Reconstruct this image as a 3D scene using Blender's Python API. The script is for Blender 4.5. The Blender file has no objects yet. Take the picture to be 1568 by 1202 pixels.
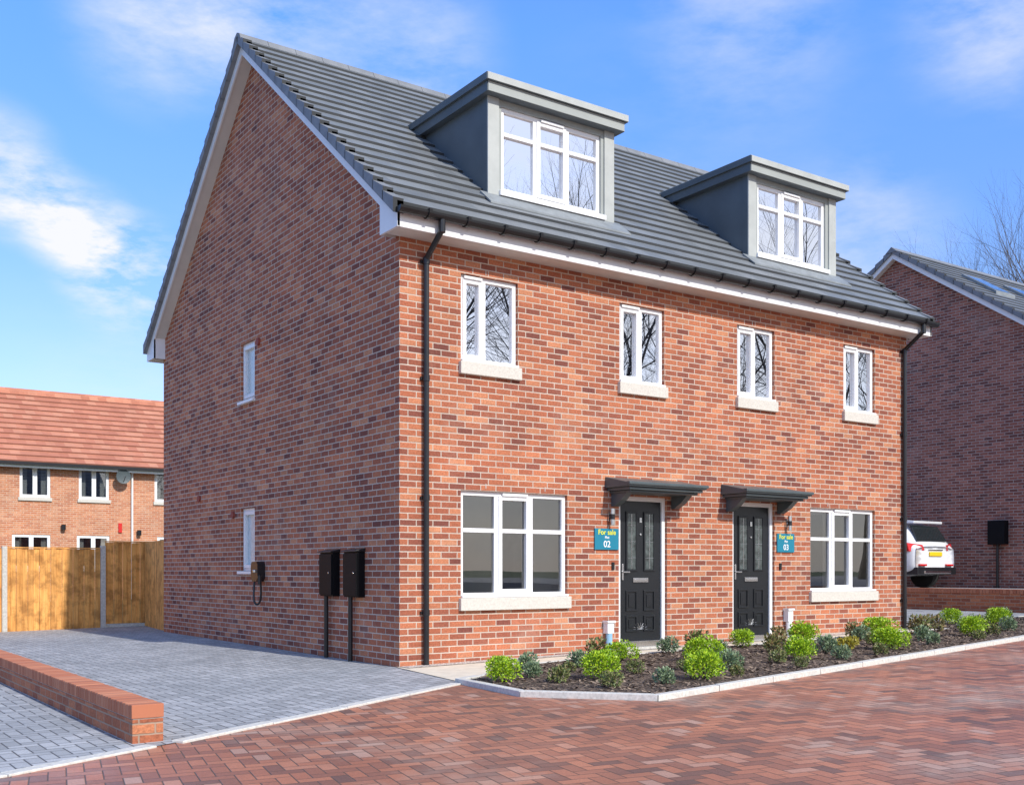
import bpy, math, random
from mathutils import Vector, Matrix
random.seed(7)
S=bpy.context.scene
S.view_settings.view_transform='Standard'; S.view_settings.look='None'; S.view_settings.exposure=0
R=math.radians
# ------------------------------------------------------------ materials
def newmat(name):
    m=bpy.data.materials.new(name); m.use_nodes=True
    nt=m.node_tree; b=nt.nodes['Principled BSDF']; return m,nt,b
def M(nt,op,a,b=None,c=None):
    n=nt.nodes.new('ShaderNodeMath'); n.operation=op
    for i,v in enumerate((a,b,c)):
        if v is None: continue
        if isinstance(v,(int,float)): n.inputs[i].default_value=v
        else: nt.links.new(v,n.inputs[i])
    return n.outputs[0]
def noise(nt,vec,scale,detail=3,rough=.5):
    n=nt.nodes.new('ShaderNodeTexNoise'); n.inputs['Scale'].default_value=scale
    n.inputs['Detail'].default_value=detail; n.inputs['Roughness'].default_value=rough
    if vec is not None: nt.links.new(vec,n.inputs['Vector'])
    return n.outputs['Fac']
def ramp(nt,fac,stops,interp='LINEAR'):
    n=nt.nodes.new('ShaderNodeValToRGB'); cr=n.color_ramp; cr.interpolation=interp
    while len(cr.elements)<len(stops): cr.elements.new(.5)
    for e,(p,c) in zip(cr.elements,stops):
        e.position=p; e.color=(*c,1) if len(c)==3 else c
    nt.links.new(fac,n.inputs[0]); return n.outputs[0]
def mix(nt,fac,a,b,mode='MIX'):
    n=nt.nodes.new('ShaderNodeMix'); n.data_type='RGBA'; n.blend_type=mode
    for i,v in ((0,fac),(6,a),(7,b)):
        if isinstance(v,(int,float)): n.inputs[i].default_value=v
        elif isinstance(v,tuple): n.inputs[i].default_value=(*v,1)
        else: nt.links.new(v,n.inputs[i])
    return n.outputs[2]
def bump(nt,h,b,strength=.3,dist=.01):
    n=nt.nodes.new('ShaderNodeBump'); n.inputs['Strength'].default_value=strength; n.inputs['Distance'].default_value=dist
    nt.links.new(h,n.inputs['Height']); nt.links.new(n.outputs[0],b.inputs['Normal'])
def geo(nt):
    return nt.nodes.new('ShaderNodeNewGeometry')
def sep(nt,v):
    n=nt.nodes.new('ShaderNodeSeparateXYZ'); nt.links.new(v,n.inputs[0]); return n.outputs
def comb(nt,x,y,z):
    n=nt.nodes.new('ShaderNodeCombineXYZ')
    for i,v in enumerate((x,y,z)):
        if isinstance(v,(int,float)): n.inputs[i].default_value=v
        else: nt.links.new(v,n.inputs[i])
    return n.outputs[0]
def white(nt,v):
    n=nt.nodes.new('ShaderNodeTexWhiteNoise'); n.noise_dimensions='3D'; nt.links.new(v,n.inputs['Vector']); return n.outputs['Value']
def mn(nt,a,b): return M(nt,'MINIMUM',a,b)
def stretcher(nt,u,v,bw,bh,off=.5):
    rv=M(nt,'DIVIDE',v,bh); row=M(nt,'FLOOR',rv); fv=M(nt,'SUBTRACT',rv,row)
    odd=M(nt,'SUBTRACT',row,M(nt,'MULTIPLY',M(nt,'FLOOR',M(nt,'DIVIDE',row,2)),2))
    ru=M(nt,'ADD',M(nt,'DIVIDE',u,bw),M(nt,'MULTIPLY',odd,off)); col=M(nt,'FLOOR',ru); fu=M(nt,'SUBTRACT',ru,col)
    du=M(nt,'MULTIPLY',mn(nt,fu,M(nt,'SUBTRACT',1,fu)),bw)
    dv=M(nt,'MULTIPLY',mn(nt,fv,M(nt,'SUBTRACT',1,fv)),bh)
    return mn(nt,du,dv),white(nt,comb(nt,col,row,.5)),white(nt,comb(nt,3.3,row,.5))
def herring(nt,w,rot):
    g=geo(nt); mp=nt.nodes.new('ShaderNodeMapping'); mp.inputs['Rotation'].default_value=(0,0,rot)
    nt.links.new(g.outputs['Position'],mp.inputs[0]); s=sep(nt,mp.outputs[0])
    x=M(nt,'DIVIDE',s[0],w); y=M(nt,'DIVIDE',s[1],w)
    i=M(nt,'FLOOR',x); j=M(nt,'FLOOR',y); fx=M(nt,'SUBTRACT',x,i); fy=M(nt,'SUBTRACT',y,j)
    t=M(nt,'SUBTRACT',i,j); k=M(nt,'SUBTRACT',t,M(nt,'MULTIPLY',M(nt,'FLOOR',M(nt,'DIVIDE',t,4)),4))
    isV=M(nt,'GREATER_THAN',k,1.5); k1=M(nt,'COMPARE',k,1,.2); k2=M(nt,'COMPARE',k,2,.2)
    aH=M(nt,'ADD',fx,k1); aV=M(nt,'ADD',fy,k2)
    a=M(nt,'ADD',aH,M(nt,'MULTIPLY',isV,M(nt,'SUBTRACT',aV,aH)))
    b=M(nt,'ADD',fy,M(nt,'MULTIPLY',isV,M(nt,'SUBTRACT',fx,fy)))
    d=M(nt,'MULTIPLY',mn(nt,mn(nt,a,M(nt,'SUBTRACT',2,a)),mn(nt,b,M(nt,'SUBTRACT',1,b))),w)
    return d,white(nt,comb(nt,M(nt,'SUBTRACT',i,k1),M(nt,'SUBTRACT',j,k2),isV)),g.outputs['Position'],isV

def mat_brick(name,stops,mortar,patch=.35):
    m,nt,b=newmat(name); g=geo(nt); p=sep(nt,g.outputs['Position']); n=sep(nt,g.outputs['True Normal'])
    side=M(nt,'GREATER_THAN',M(nt,'ABSOLUTE',n[0]),.6); top=M(nt,'GREATER_THAN',M(nt,'ABSOLUTE',n[2]),.7)
    u=M(nt,'ADD',p[0],M(nt,'MULTIPLY',side,M(nt,'SUBTRACT',p[1],p[0])))
    v=M(nt,'ADD',p[2],M(nt,'MULTIPLY',top,M(nt,'SUBTRACT',p[1],p[2])))
    wob=M(nt,'MULTIPLY',M(nt,'SUBTRACT',noise(nt,g.outputs['Position'],25,2),.5),.007)
    d,r,rr=stretcher(nt,M(nt,'ADD',u,wob),M(nt,'ADD',v,wob),.225,.075)
    col=ramp(nt,r,stops)
    col=mix(nt,.25,col,ramp(nt,rr,[(0,(.75,.72,.7)),(1,(1.2,1.2,1.2))]),'MULTIPLY')
    nz=noise(nt,g.outputs['Position'],1.1,4,.6)
    col=mix(nt,patch,col,ramp(nt,nz,[(.3,(.55,.50,.50)),(.7,(1.3,1.25,1.15))]),'MULTIPLY')
    nf=noise(nt,g.outputs['Position'],45,3,.7)
    col=mix(nt,.7,col,ramp(nt,nf,[(.3,(.55,.55,.55)),(.7,(1.4,1.4,1.4))]),'MULTIPLY')
    mm=nt.nodes.new('ShaderNodeMapRange'); mm.inputs[1].default_value=.004; mm.inputs[2].default_value=.0085
    nt.links.new(d,mm.inputs[0]); mask=mm.outputs[0]
    eff=ramp(nt,noise(nt,g.outputs['Position'],.9,6,.75),[(.55,(0,0,0)),(.75,(.4,.4,.4))])
    col=mix(nt,eff,col,mix(nt,.5,col,(.6,.5,.42)))
    mort=mix(nt,noise(nt,g.outputs['Position'],2.5,4,.6),tuple(c*.7 for c in mortar),tuple(min(1,c*1.35) for c in mortar))
    nt.links.new(mix(nt,mask,mort,col),b.inputs['Base Color'])
    b.inputs['Roughness'].default_value=.88
    bump(nt,M(nt,'ADD',mask,M(nt,'MULTIPLY',nf,.4)),b,.6,.007)
    return m
BR=[(0,(.18,.055,.04)),(.08,(.27,.083,.05)),(.4,(.38,.118,.060)),(.8,(.47,.162,.08)),(1,(.54,.235,.125))]
brick=mat_brick('brick_wall',BR,(.54,.45,.37),.5)
brick_far=mat_brick('brick_far',[(0,(.50,.18,.09)),(.5,(.58,.24,.12)),(1,(.62,.30,.17))],(.60,.46,.36))
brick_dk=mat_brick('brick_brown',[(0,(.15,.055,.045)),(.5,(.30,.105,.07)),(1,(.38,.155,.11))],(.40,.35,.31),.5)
brick_low=mat_brick('brick_kerbwall',[(0,(.30,.09,.045)),(.5,(.44,.145,.065)),(1,(.52,.20,.095))],(.36,.25,.18))

def mat_tile(name,stops,z0,rowh,bw,rough=.5,amp=.25):
    m,nt,b=newmat(name); g=geo(nt); p=sep(nt,g.outputs['Position'])
    d,r,fv=stretcher(nt,p[0],M(nt,'SUBTRACT',p[2],z0),bw,rowh)
    col=ramp(nt,r,stops)
    nz=noise(nt,g.outputs['Position'],1.2,4,.6); col=mix(nt,amp,col,ramp(nt,nz,[(.3,(.6,.6,.6)),(.7,(1.35,1.35,1.35))]),'MULTIPLY')
    nt.links.new(col,b.inputs['Base Color'])
    b.inputs['Roughness'].default_value=rough
    mm=nt.nodes.new('ShaderNodeMapRange'); mm.inputs[1].default_value=.001; mm.inputs[2].default_value=.005; nt.links.new(d,mm.inputs[0])
    bump(nt,M(nt,'ADD',mm.outputs[0],noise(nt,g.outputs['Position'],80,3)),b,.3,.004)
    return m
tile=mat_tile('roof_tile_grey',[(0,(.15,.162,.172)),(.5,(.175,.188,.198)),(1,(.205,.218,.228))],5.24,.191,.30)
tile2=mat_tile('roof_tile_slate',[(0,(.12,.13,.14)),(1,(.17,.18,.19))],5.9,.19,.30)
tile_or=mat_tile('roof_tile_orange',[(0,(.46,.17,.10)),(.5,(.53,.21,.125)),(1,(.58,.26,.16))],5.0,.226,.33)
def plain(name,col,rough=.5,metal=0,nscale=None,namp=.25,bmp=0,coat=0,spec=None):
    m,nt,b=newmat(name); b.inputs['Roughness'].default_value=rough; b.inputs['Metallic'].default_value=metal
    b.inputs['Coat Weight'].default_value=coat
    tc=geo(nt).outputs['Position']
    nz=noise(nt,tc,nscale or 4,4,.6)
    lo=tuple(c*(1-namp) for c in col); hi=tuple(min(1,c*(1+namp)) for c in col)
    nt.links.new(ramp(nt,nz,[(.3,lo),(.7,hi)]),b.inputs['Base Color'])
    if bmp: bump(nt,nz,b,bmp,.01)
    if spec is not None: b.inputs['Specular IOR Level'].default_value=spec
    return m
tile_lip_shade=plain('tile_lip_shade',(.03,.033,.036),.8,namp=.2)  # shadow line under each tile row, painted as a dark lip face
tile_lip_shade_or=plain('tile_lip_shade_orange',(.20,.07,.04),.8,namp=.2)  # same painted lip shadow for the orange roof
upvc=plain('white_upvc',(.82,.82,.82),.3,namp=.03)
fasc=plain('white_fascia',(.80,.80,.80),.35,namp=.04)
soff=plain('soffit',(.66,.64,.59),.5,namp=.05)
blackp=plain('black_plastic',(.012,.012,.014),.35,namp=.2)
blackdoor=plain('black_door',(.012,.014,.017),.32,nscale=60,namp=.3,bmp=.05)
steel=plain('steel',(.6,.6,.6),.25,1,namp=.1)
sill=plain('stone_sill',(.60,.565,.50),.8,nscale=40,namp=.12,bmp=.1)
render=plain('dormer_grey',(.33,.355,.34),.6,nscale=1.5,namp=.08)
render_shade=plain('dormer_grey_shaded',(.095,.118,.132),.5,nscale=1.5,namp=.15)  # dormer grey again, with the shade of the side faces put in the colour
render_t=plain('dormer_trim',(.42,.44,.42),.55,nscale=3,namp=.1)
lead=plain('lead',(.22,.24,.25),.5,nscale=6,namp=.2)
canopym=plain('canopy_grey',(.075,.095,.10),.4,namp=.12)
teal=plain('sign_teal',(.01,.20,.30),.4,namp=.03)
yel=plain('sign_yellow',(.80,.78,.03),.5,namp=.02)
wht=plain('sign_white',(.85,.85,.85),.5,namp=.02)
conc=plain('concrete',(.52,.50,.45),.9,nscale=25,namp=.2,bmp=.2)
kerbm=plain('kerb_stone',(.60,.58,.53),.85,nscale=30,namp=.18,bmp=.2)
pathm=plain('path_slab',(.70,.62,.49),.9,nscale=6,namp=.10,bmp=.1)
cream=plain('interior_wall',(.88,.88,.86),.9,namp=.02)
floorm=plain('interior_floor',(.50,.47,.43),.9,namp=.1)
doorway_shade=plain('shaded_doorway',(.18,.17,.16),.9,namp=.2)  # dark colour standing in for the shade inside a doorway
whiteplast=plain('white_plastic',(.75,.77,.78),.4,namp=.04)
bluep=plain('blue_pipe',(.25,.45,.6),.5,namp=.05)
terr=plain('terrace_paving',(.28,.28,.29),.9,nscale=12,namp=.2)
carw=plain('car_white',(.78,.79,.80),.25,namp=.02,coat=1)
glassdk=plain('car_glass',(.015,.02,.022),.05,namp=.1)
redl=plain('tail_light',(.60,.01,.01),.2,namp=.1,coat=.5)
tyre=plain('tyre',(.02,.02,.02),.8,namp=.2)
chrome=plain('chrome',(.7,.7,.7),.15,1,namp=.05)
plate=plain('number_plate',(.85,.55,.02),.4,namp=.02)
bark=plain('tree_bark',(.07,.055,.045),.9,nscale=8,namp=.4)
brown_box=plain('meter_box_black',(.007,.007,.008),.5,namp=.2,spec=.1)
ventred=plain('terracotta_vent',(.28,.06,.04),.7,namp=.1)

def mat_glass(name,refl,tint=(.75,.8,.8)):
    m=bpy.data.materials.new(name); m.use_nodes=True; nt=m.node_tree; nt.nodes.clear()
    o=nt.nodes.new('ShaderNodeOutputMaterial'); mx=nt.nodes.new('ShaderNodeMixShader')
    t=nt.nodes.new('ShaderNodeBsdfTransparent'); t.inputs[0].default_value=(*tint,1)
    g=nt.nodes.new('ShaderNodeBsdfGlossy'); g.inputs['Roughness'].default_value=.0; g.inputs['Color'].default_value=(.97,.98,1,1)
    bp=nt.nodes.new('ShaderNodeBump'); bp.inputs['Strength'].default_value=.10; bp.inputs['Distance'].default_value=.007
    nt.links.new(noise(nt,geo(nt).outputs['Position'],1.6,0),bp.inputs['Height']); nt.links.new(bp.outputs[0],g.inputs['Normal'])
    f=nt.nodes.new('ShaderNodeFresnel'); f.inputs[0].default_value=1.5
    fac=M(nt,'ADD',f.outputs[0],refl); nt.links.new(fac,mx.inputs[0]); nt.links.new(t.outputs[0],mx.inputs[1]); nt.links.new(g.outputs[0],mx.inputs[2])
    nt.links.new(mx.outputs[0],o.inputs[0]); return m
glass=mat_glass('window_glass_upper',.78); glass_lo=mat_glass('window_glass_lower',.12,(.95,.97,.95)); glass_far=mat_glass('far_glass',.15,(.4,.42,.42))
obscure=plain('obscured_glass',(.55,.60,.60),.15,nscale=20,namp=.15)

def mat_herring(name,rot,stops,joint,rough,w=.1,wet=0,big=.3,j0=.002,j1=.006,dust=0):
    m,nt,b=newmat(name); d,r,pos,isv=herring(nt,w,rot)
    col=ramp(nt,r,stops)
    nb=noise(nt,pos,.6,5,.6); col=mix(nt,big,col,ramp(nt,nb,[(.3,(.6,.6,.62)),(.7,(1.35,1.3,1.3))]),'MULTIPLY')
    nf=noise(nt,pos,90,3,.7); col=mix(nt,.6,col,ramp(nt,nf,[(.3,(.65,.65,.65)),(.7,(1.3,1.3,1.3))]),'MULTIPLY')
    if dust:
        dn=ramp(nt,noise(nt,pos,.45,7,.7),[(.5,(0,0,0)),(.72,(dust,dust,dust))]); col=mix(nt,dn,col,(.55,.45,.37))
    mm=nt.nodes.new('ShaderNodeMapRange'); mm.inputs[1].default_value=j0; mm.inputs[2].default_value=j1
    nt.links.new(d,mm.inputs[0])
    nt.links.new(mix(nt,mm.outputs[0],joint,col),b.inputs['Base Color'])
    rr=M(nt,'SUBTRACT',rough,M(nt,'MULTIPLY',nb,wet)); nt.links.new(rr,b.inputs['Roughness'])
    bump(nt,M(nt,'ADD',M(nt,'ADD',mm.outputs[0],M(nt,'MULTIPLY',nf,.5)),M(nt,'MULTIPLY',r,.7)),b,.5,.006)
    return m
road_m=mat_herring('road_block_paving',R(12),[(0,(.17,.095,.075)),(.2,(.30,.13,.085)),(.55,(.40,.16,.095)),(.85,(.49,.20,.115)),(1,(.47,.29,.22))],(.10,.07,.05),.72,wet=.4,big=.5,dust=.6)
drive_m=mat_herring('drive_block_paving',R(0),[(0,(.31,.32,.325)),(.5,(.38,.392,.398)),(1,(.46,.47,.475))],(.10,.10,.10),.85,wet=.2,big=.45,j0=.003,j1=.008)

def mat_gravel():
    m,nt,b=newmat('white_gravel'); v=nt.nodes.new('ShaderNodeTexVoronoi'); v.inputs['Scale'].default_value=45
    nt.links.new(geo(nt).outputs['Position'],v.inputs['Vector'])
    nt.links.new(ramp(nt,sep(nt,v.outputs['Color'])[0],[(0,(.45,.40,.35)),(1,(.8,.76,.7))]),b.inputs['Base Color'])
    bump(nt,v.outputs['Distance'],b,1,.02); return m
gravel=mat_gravel()
def mat_mulch():
    m,nt,b=newmat('bark_mulch'); v=nt.nodes.new('ShaderNodeTexVoronoi'); v.inputs['Scale'].default_value=28
    p=geo(nt).outputs['Position']; nt.links.new(p,v.inputs['Vector'])
    nt.links.new(ramp(nt,sep(nt,v.outputs['Color'])[0],[(0,(.05,.034,.024)),(.6,(.11,.075,.055)),(1,(.22,.16,.12))]),b.inputs['Base Color'])
    b.inputs['Roughness'].default_value=.95; bump(nt,v.outputs['Distance'],b,1,.03); return m
mulch=mat_mulch()
def mat_leaf(name,a,c,rough=.5):
    m,nt,b=newmat(name); g=geo(nt)
    nt.links.new(ramp(nt,g.outputs['Random Per Island'],[(0,a),(1,c)]),b.inputs['Base Color']); b.inputs['Roughness'].default_value=rough
    return m
lime=mat_leaf('leaf_lime',(.13,.29,.006),(.46,.62,.02)); greyg=mat_leaf('leaf_greygreen',(.09,.15,.07),(.30,.38,.22)); dkg=mat_leaf('leaf_bronze',(.07,.13,.03),(.26,.24,.09))
ylg=mat_leaf('leaf_yellow',(.25,.22,.02),(.5,.42,.05)); redg=mat_leaf('leaf_red',(.09,.15,.03),(.30,.20,.09)); chips=mat_leaf('bark_chip',(.06,.04,.03),(.34,.25,.18),.9)
def mat_wood():
    m,nt,b=newmat('fence_wood'); g=geo(nt); mp=nt.nodes.new('ShaderNodeMapping'); mp.inputs['Scale'].default_value=(14,14,1.2); nt.links.new(g.outputs['Position'],mp.inputs[0])
    n1=noise(nt,mp.outputs[0],1.5,5,.6); n2=noise(nt,g.outputs['Position'],5,4,.65)
    col=ramp(nt,n1,[(.3,(.50,.22,.05)),(.7,(.85,.45,.14))])
    col=mix(nt,.6,col,ramp(nt,n2,[(.36,(.42,.36,.28)),(.55,(1.15,1.12,1.05))]),'MULTIPLY')
    col=mix(nt,.5,col,ramp(nt,g.outputs['Random Per Island'],[(0,(.75,.68,.6)),(1,(1.25,1.2,1.1))]),'MULTIPLY')
    nt.links.new(col,b.inputs['Base Color']); b.inputs['Roughness'].default_value=.8; bump(nt,n1,b,.3,.01); return m
wood=mat_wood()
grass=plain('grass',(.06,.09,.03),.95,nscale=3,namp=.35)

# ------------------------------------------------------------ builder
class B:
    def __init__(s): s.v=[];s.f=[];s.mi=[];s.mats=[]
    def m(s,mat):
        if mat not in s.mats: s.mats.append(mat)
        return s.mats.index(mat)
    def face(s,pts,mat):
        n=len(s.v); s.v+= [tuple(p) for p in pts]; s.f.append(tuple(range(n,n+len(pts)))); s.mi.append(s.m(mat))
    def hexa(s,p,mat,front=None):
        n=len(s.v); s.v+=[tuple(q) for q in p]; k=s.m(mat)
        for q,f in enumerate(((3,2,1,0),(4,5,6,7),(0,1,5,4),(1,2,6,5),(2,3,7,6),(3,0,4,7))):
            s.f.append(tuple(n+i for i in f)); s.mi.append(s.m(front) if (front and q==2) else k)
    def box(s,x0,x1,y0,y1,z0,z1,mat):
        s.hexa([(x0,y0,z0),(x1,y0,z0),(x1,y1,z0),(x0,y1,z0),(x0,y0,z1),(x1,y0,z1),(x1,y1,z1),(x0,y1,z1)],mat)
    def cyl(s,a,b,r,mat,n=10,r2=None,caps=True):
        a=Vector(a);b=Vector(b); r2=r if r2 is None else r2; d=(b-a).normalized()
        u=d.orthogonal().normalized(); w=d.cross(u); k=s.m(mat); i0=len(s.v)
        for c,rr in ((a,r),(b,r2)):
            for i in range(n):
                t=2*math.pi*i/n; s.v.append(tuple(c+u*math.cos(t)*rr+w*math.sin(t)*rr))
        for i in range(n):
            j=(i+1)%n; s.f.append((i0+i,i0+j,i0+n+j,i0+n+i)); s.mi.append(k)
        if caps:
            s.f.append(tuple(i0+i for i in reversed(range(n)))); s.mi.append(k)
            s.f.append(tuple(i0+n+i for i in range(n))); s.mi.append(k)
    def prism(s,poly,axis,a,b,mat):
        f=(lambda t,p:(t,p[0],p[1])) if axis=='x' else (lambda t,p:(p[0],t,p[1]))
        if axis=='z': f=lambda t,p:(p[0],p[1],t)
        n=len(poly); s.face([f(a,p) for p in poly],mat); s.face([f(b,p) for p in reversed(poly)],mat)
        for i in range(n):
            j=(i+1)%n; s.face([f(a,poly[i]),f(b,poly[i]),f(b,poly[j]),f(a,poly[j])],mat)
    def done(s,name,parent=None,bevel=0,smooth=False):
        me=bpy.data.meshes.new(name); me.from_pydata(s.v,[],s.f)
        for m in s.mats: me.materials.append(m)
        me.polygons.foreach_set('material_index',s.mi)
        if smooth: me.polygons.foreach_set('use_smooth',[True]*len(s.f))
        me.update(); o=bpy.data.objects.new(name,me); S.collection.objects.link(o)
        if parent: o.parent=parent
        if bevel:
            md=o.modifiers.new('bevel','BEVEL'); md.width=bevel; md.segments=2; md.limit_method='ANGLE'
        return o
def empty(name):
    o=bpy.data.objects.new(name,None); S.collection.objects.link(o); return o
def P(axis,pos,u,n,z): return (u,pos+n,z) if axis=='y' else (pos+n,u,z)
def lbox(b,axis,pos,u0,u1,n0,n1,z0,z1,mat):
    if axis=='y': b.box(u0,u1,pos+n0,pos+n1,z0,z1,mat)
    else: b.box(pos+n0,pos+n1,u0,u1,z0,z1,mat)
def wall(b,axis,pos,u0,u1,z0,z1,holes,mat,rev=.1):
    us=sorted({u0,u1,*[h[0] for h in holes],*[h[1] for h in holes]}); zs=sorted({z0,z1,*[h[2] for h in holes],*[h[3] for h in holes]})
    for i in range(len(us)-1):
        for j in range(len(zs)-1):
            cu=(us[i]+us[i+1])/2; cz=(zs[j]+zs[j+1])/2
            if any(h[0]<cu<h[1] and h[2]<cz<h[3] for h in holes): continue
            b.face([P(axis,pos,us[i],0,zs[j]),P(axis,pos,us[i+1],0,zs[j]),P(axis,pos,us[i+1],0,zs[j+1]),P(axis,pos,us[i],0,zs[j+1])],mat)
    for h in holes:
        c=[(h[0],h[2]),(h[1],h[2]),(h[1],h[3]),(h[0],h[3])]
        for i in range(4):
            p,q=c[i],c[(i+1)%4]
            b.face([P(axis,pos,p[0],0,p[1]),P(axis,pos,q[0],0,q[1]),P(axis,pos,q[0],rev,q[1]),P(axis,pos,p[0],rev,p[1])],mat)
def window(name,parent,axis,pos,u0,u1,z0,z1,cols,transom=None,gl=None,depth=.045,vent=None,casements=()):
    b=B(); fw=.058; n0,n1=depth,depth+.06; gl=gl or glass; mh=.034
    lbox(b,axis,pos,u0,u1,n0,n1,z0,z0+fw,upvc); lbox(b,axis,pos,u0,u1,n0,n1,z1-fw,z1,upvc)
    lbox(b,axis,pos,u0,u0+fw,n0,n1,z0+fw,z1-fw,upvc); lbox(b,axis,pos,u1-fw,u1,n0,n1,z0+fw,z1-fw,upvc)
    ed=[u0+fw]
    for c in cols:
        x=u0+c*(u1-u0); lbox(b,axis,pos,x-mh,x+mh,n0+.002,n1,z0+fw,z1-fw,upvc); ed+= [x-mh,x+mh]
    ed.append(u1-fw)
    for i in range(0,len(ed),2):
        a,c=ed[i],ed[i+1]
        if i//2 in casements:
            w=.042; m0=n0-.014
            lbox(b,axis,pos,a-.012,c+.012,m0,n1-.004,z0+fw-.012,z0+fw+w,upvc); lbox(b,axis,pos,a-.012,c+.012,m0,n1-.004,z1-fw-w,z1-fw+.012,upvc)
            lbox(b,axis,pos,a-.012,a+w,m0,n1-.004,z0+fw+w,z1-fw-w,upvc); lbox(b,axis,pos,c-w,c+.012,m0,n1-.004,z0+fw+w,z1-fw-w,upvc)
        if transom:
            lbox(b,axis,pos,a+.001,c-.001,n0-.006,n1-.008,transom-.026,transom+.026,upvc)
    if vent is not None:
        a,c=ed[vent*2],ed[vent*2+1]; m=(a+c)/2; h=min((c-a)/2,.19)
        lbox(b,axis,pos,m-h,m+h,n0-.035,n0-.015,z1-.05,z1-.015,upvc)
    b.done(name,parent,bevel=.004)
    g=B(); k=depth+.035
    g.face([P(axis,pos,u0+fw,k,z0+fw),P(axis,pos,u1-fw,k,z0+fw),P(axis,pos,u1-fw,k,z1-fw),P(axis,pos,u0+fw,k,z1-fw)],gl)
    g.done(name+'_glass',parent)

def G(x): return .016*max(-30,min(15.4,x))
# ------------------------------------------------------------ main house
W=9.61; D=8.95; ZR=9.06; YE=-.35; ZE=5.24; YR=D/2; pitch=(ZR-ZE)/(YR-YE)
house=empty('brick_house')
lowwin=[(.84,2.46,.80,2.10),(7.19,8.77,.80,2.10)]
upwin=[(.84,1.68,3.65,4.71),(3.34,4.15,3.65,4.71),(5.58,6.38,3.65,4.71),(7.98,8.77,3.65,4.71)]
doors=[(3.33,4.20,.16,2.13),(5.49,6.38,.16,2.13)]
sidewin=[(4.48,5.06,3.72,4.61),(4.48,5.06,1.12,2.08)]
b=B()
wall(b,'y',0,0,W,-.4,5.1,lowwin+upwin+doors,brick)
wall(b,'x',0,0,D,-.4,5.1,sidewin,brick)
for x in (0,W):
    b.face([(x,0,5.1),(x,0,5.33),(x,YR,8.86),(x,D,5.33),(x,D,5.1)],brick)
b.face([(W,0,-.4),(W,D,-.4),(W,D,5.1),(W,0,5.1)],brick); b.face([(0,D,-.4),(W,D,-.4),(W,D,5.1),(0,D,5.1)],brick)
b.done('walls',house)
b=B()
for (x0,x1) in ((.12,4.7),(4.92,9.5)):
    for (z0,z1) in ((.15,2.5),(2.75,5.05)):
        y0,y1=.115,4.2
        b.face([(x0,y1,z0),(x1,y1,z0),(x1,y1,z1),(x0,y1,z1)],cream)
        for x in (x0,x1): b.face([(x,y0,z0),(x,y1,z0),(x,y1,z1),(x,y0,z1)],cream)
        b.face([(x0,y0,z0),(x1,y0,z0),(x1,y1,z0),(x0,y1,z0)],floorm); b.face([(x0,y0,z1),(x1,y0,z1),(x1,y1,z1),(x0,y1,z1)],cream)
for x in (2.95,6.75):
    b.box(x-.04,x+.04,.13,4.19,.152,2.498,cream)
# internal doors, doorways painted dark, skirtings and radiators on the walls the windows look onto
for xw in (2.91,9.50):
    b.box(xw-.03,xw-.001,1.55,1.62,.153,2.2,upvc); b.box(xw-.03,xw-.001,2.35,2.42,.153,2.2,upvc); b.box(xw-.03,xw-.001,1.62,2.35,2.13,2.2,upvc)
    b.box(xw-.012,xw-.001,1.62,2.35,.153,2.13,doorway_shade)  # flat dark panel, shade of the open doorway painted on
    b.box(xw-.02,xw-.001,.14,1.55,.153,.29,upvc); b.box(xw-.02,xw-.001,2.42,4.15,.153,.29,upvc)
    b.box(xw-.02,xw-.001,1.36,1.44,1.2,1.28,upvc); b.box(xw-.10,xw-.03,.35,1.2,.35,.95,upvc)
for (a,c2) in ((1.5,2.3),(7.6,8.4)): b.box(a,c2,4.1,4.19,.16,2.15,upvc)
b.done('rooms',house)
window('window_ground_a',house,'y',0,*lowwin[0],[.34,.66],1.62,glass_lo,vent=1,casements=(1,))
window('window_ground_b',house,'y',0,*lowwin[1],[.34,.66],1.62,glass_lo,vent=1,casements=(1,))
window('window_upper_a',house,'y',0,*upwin[0],[.42],None,glass,vent=0,casements=(0,))
for i,h in enumerate(upwin[1:]): window('window_upper_'+'bcd'[i],house,'y',0,*h,[.5],None,glass,vent=0,casements=(0,))
window('side_window_upper',house,'x',0,*sidewin[0],[],None,obscure,casements=(0,)); window('side_window_lower',house,'x',0,*sidewin[1],[],None,obscure,casements=(0,))
b=B()
for h in lowwin+upwin: 
    b.box(h[0]-.03,h[1]+.03,-.055,.06,h[2]-.155,h[2]-.002,sill)
b.done('sills',house,bevel=.008)
b=B()
for h in lowwin+upwin: b.box(h[0]+.003,h[1]-.003,-.035,.05,h[2]+.001,h[2]+.028,upvc)
for h in sidewin: b.box(-.05,.05,h[0]-.03,h[1]+.03,h[2]-.045,h[2]-.002,upvc)
b.done('window_cills_upvc',house,bevel=.004)
obs_door=plain('door_glass',(.06,.075,.075),.08,nscale=14,namp=.6)
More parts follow.
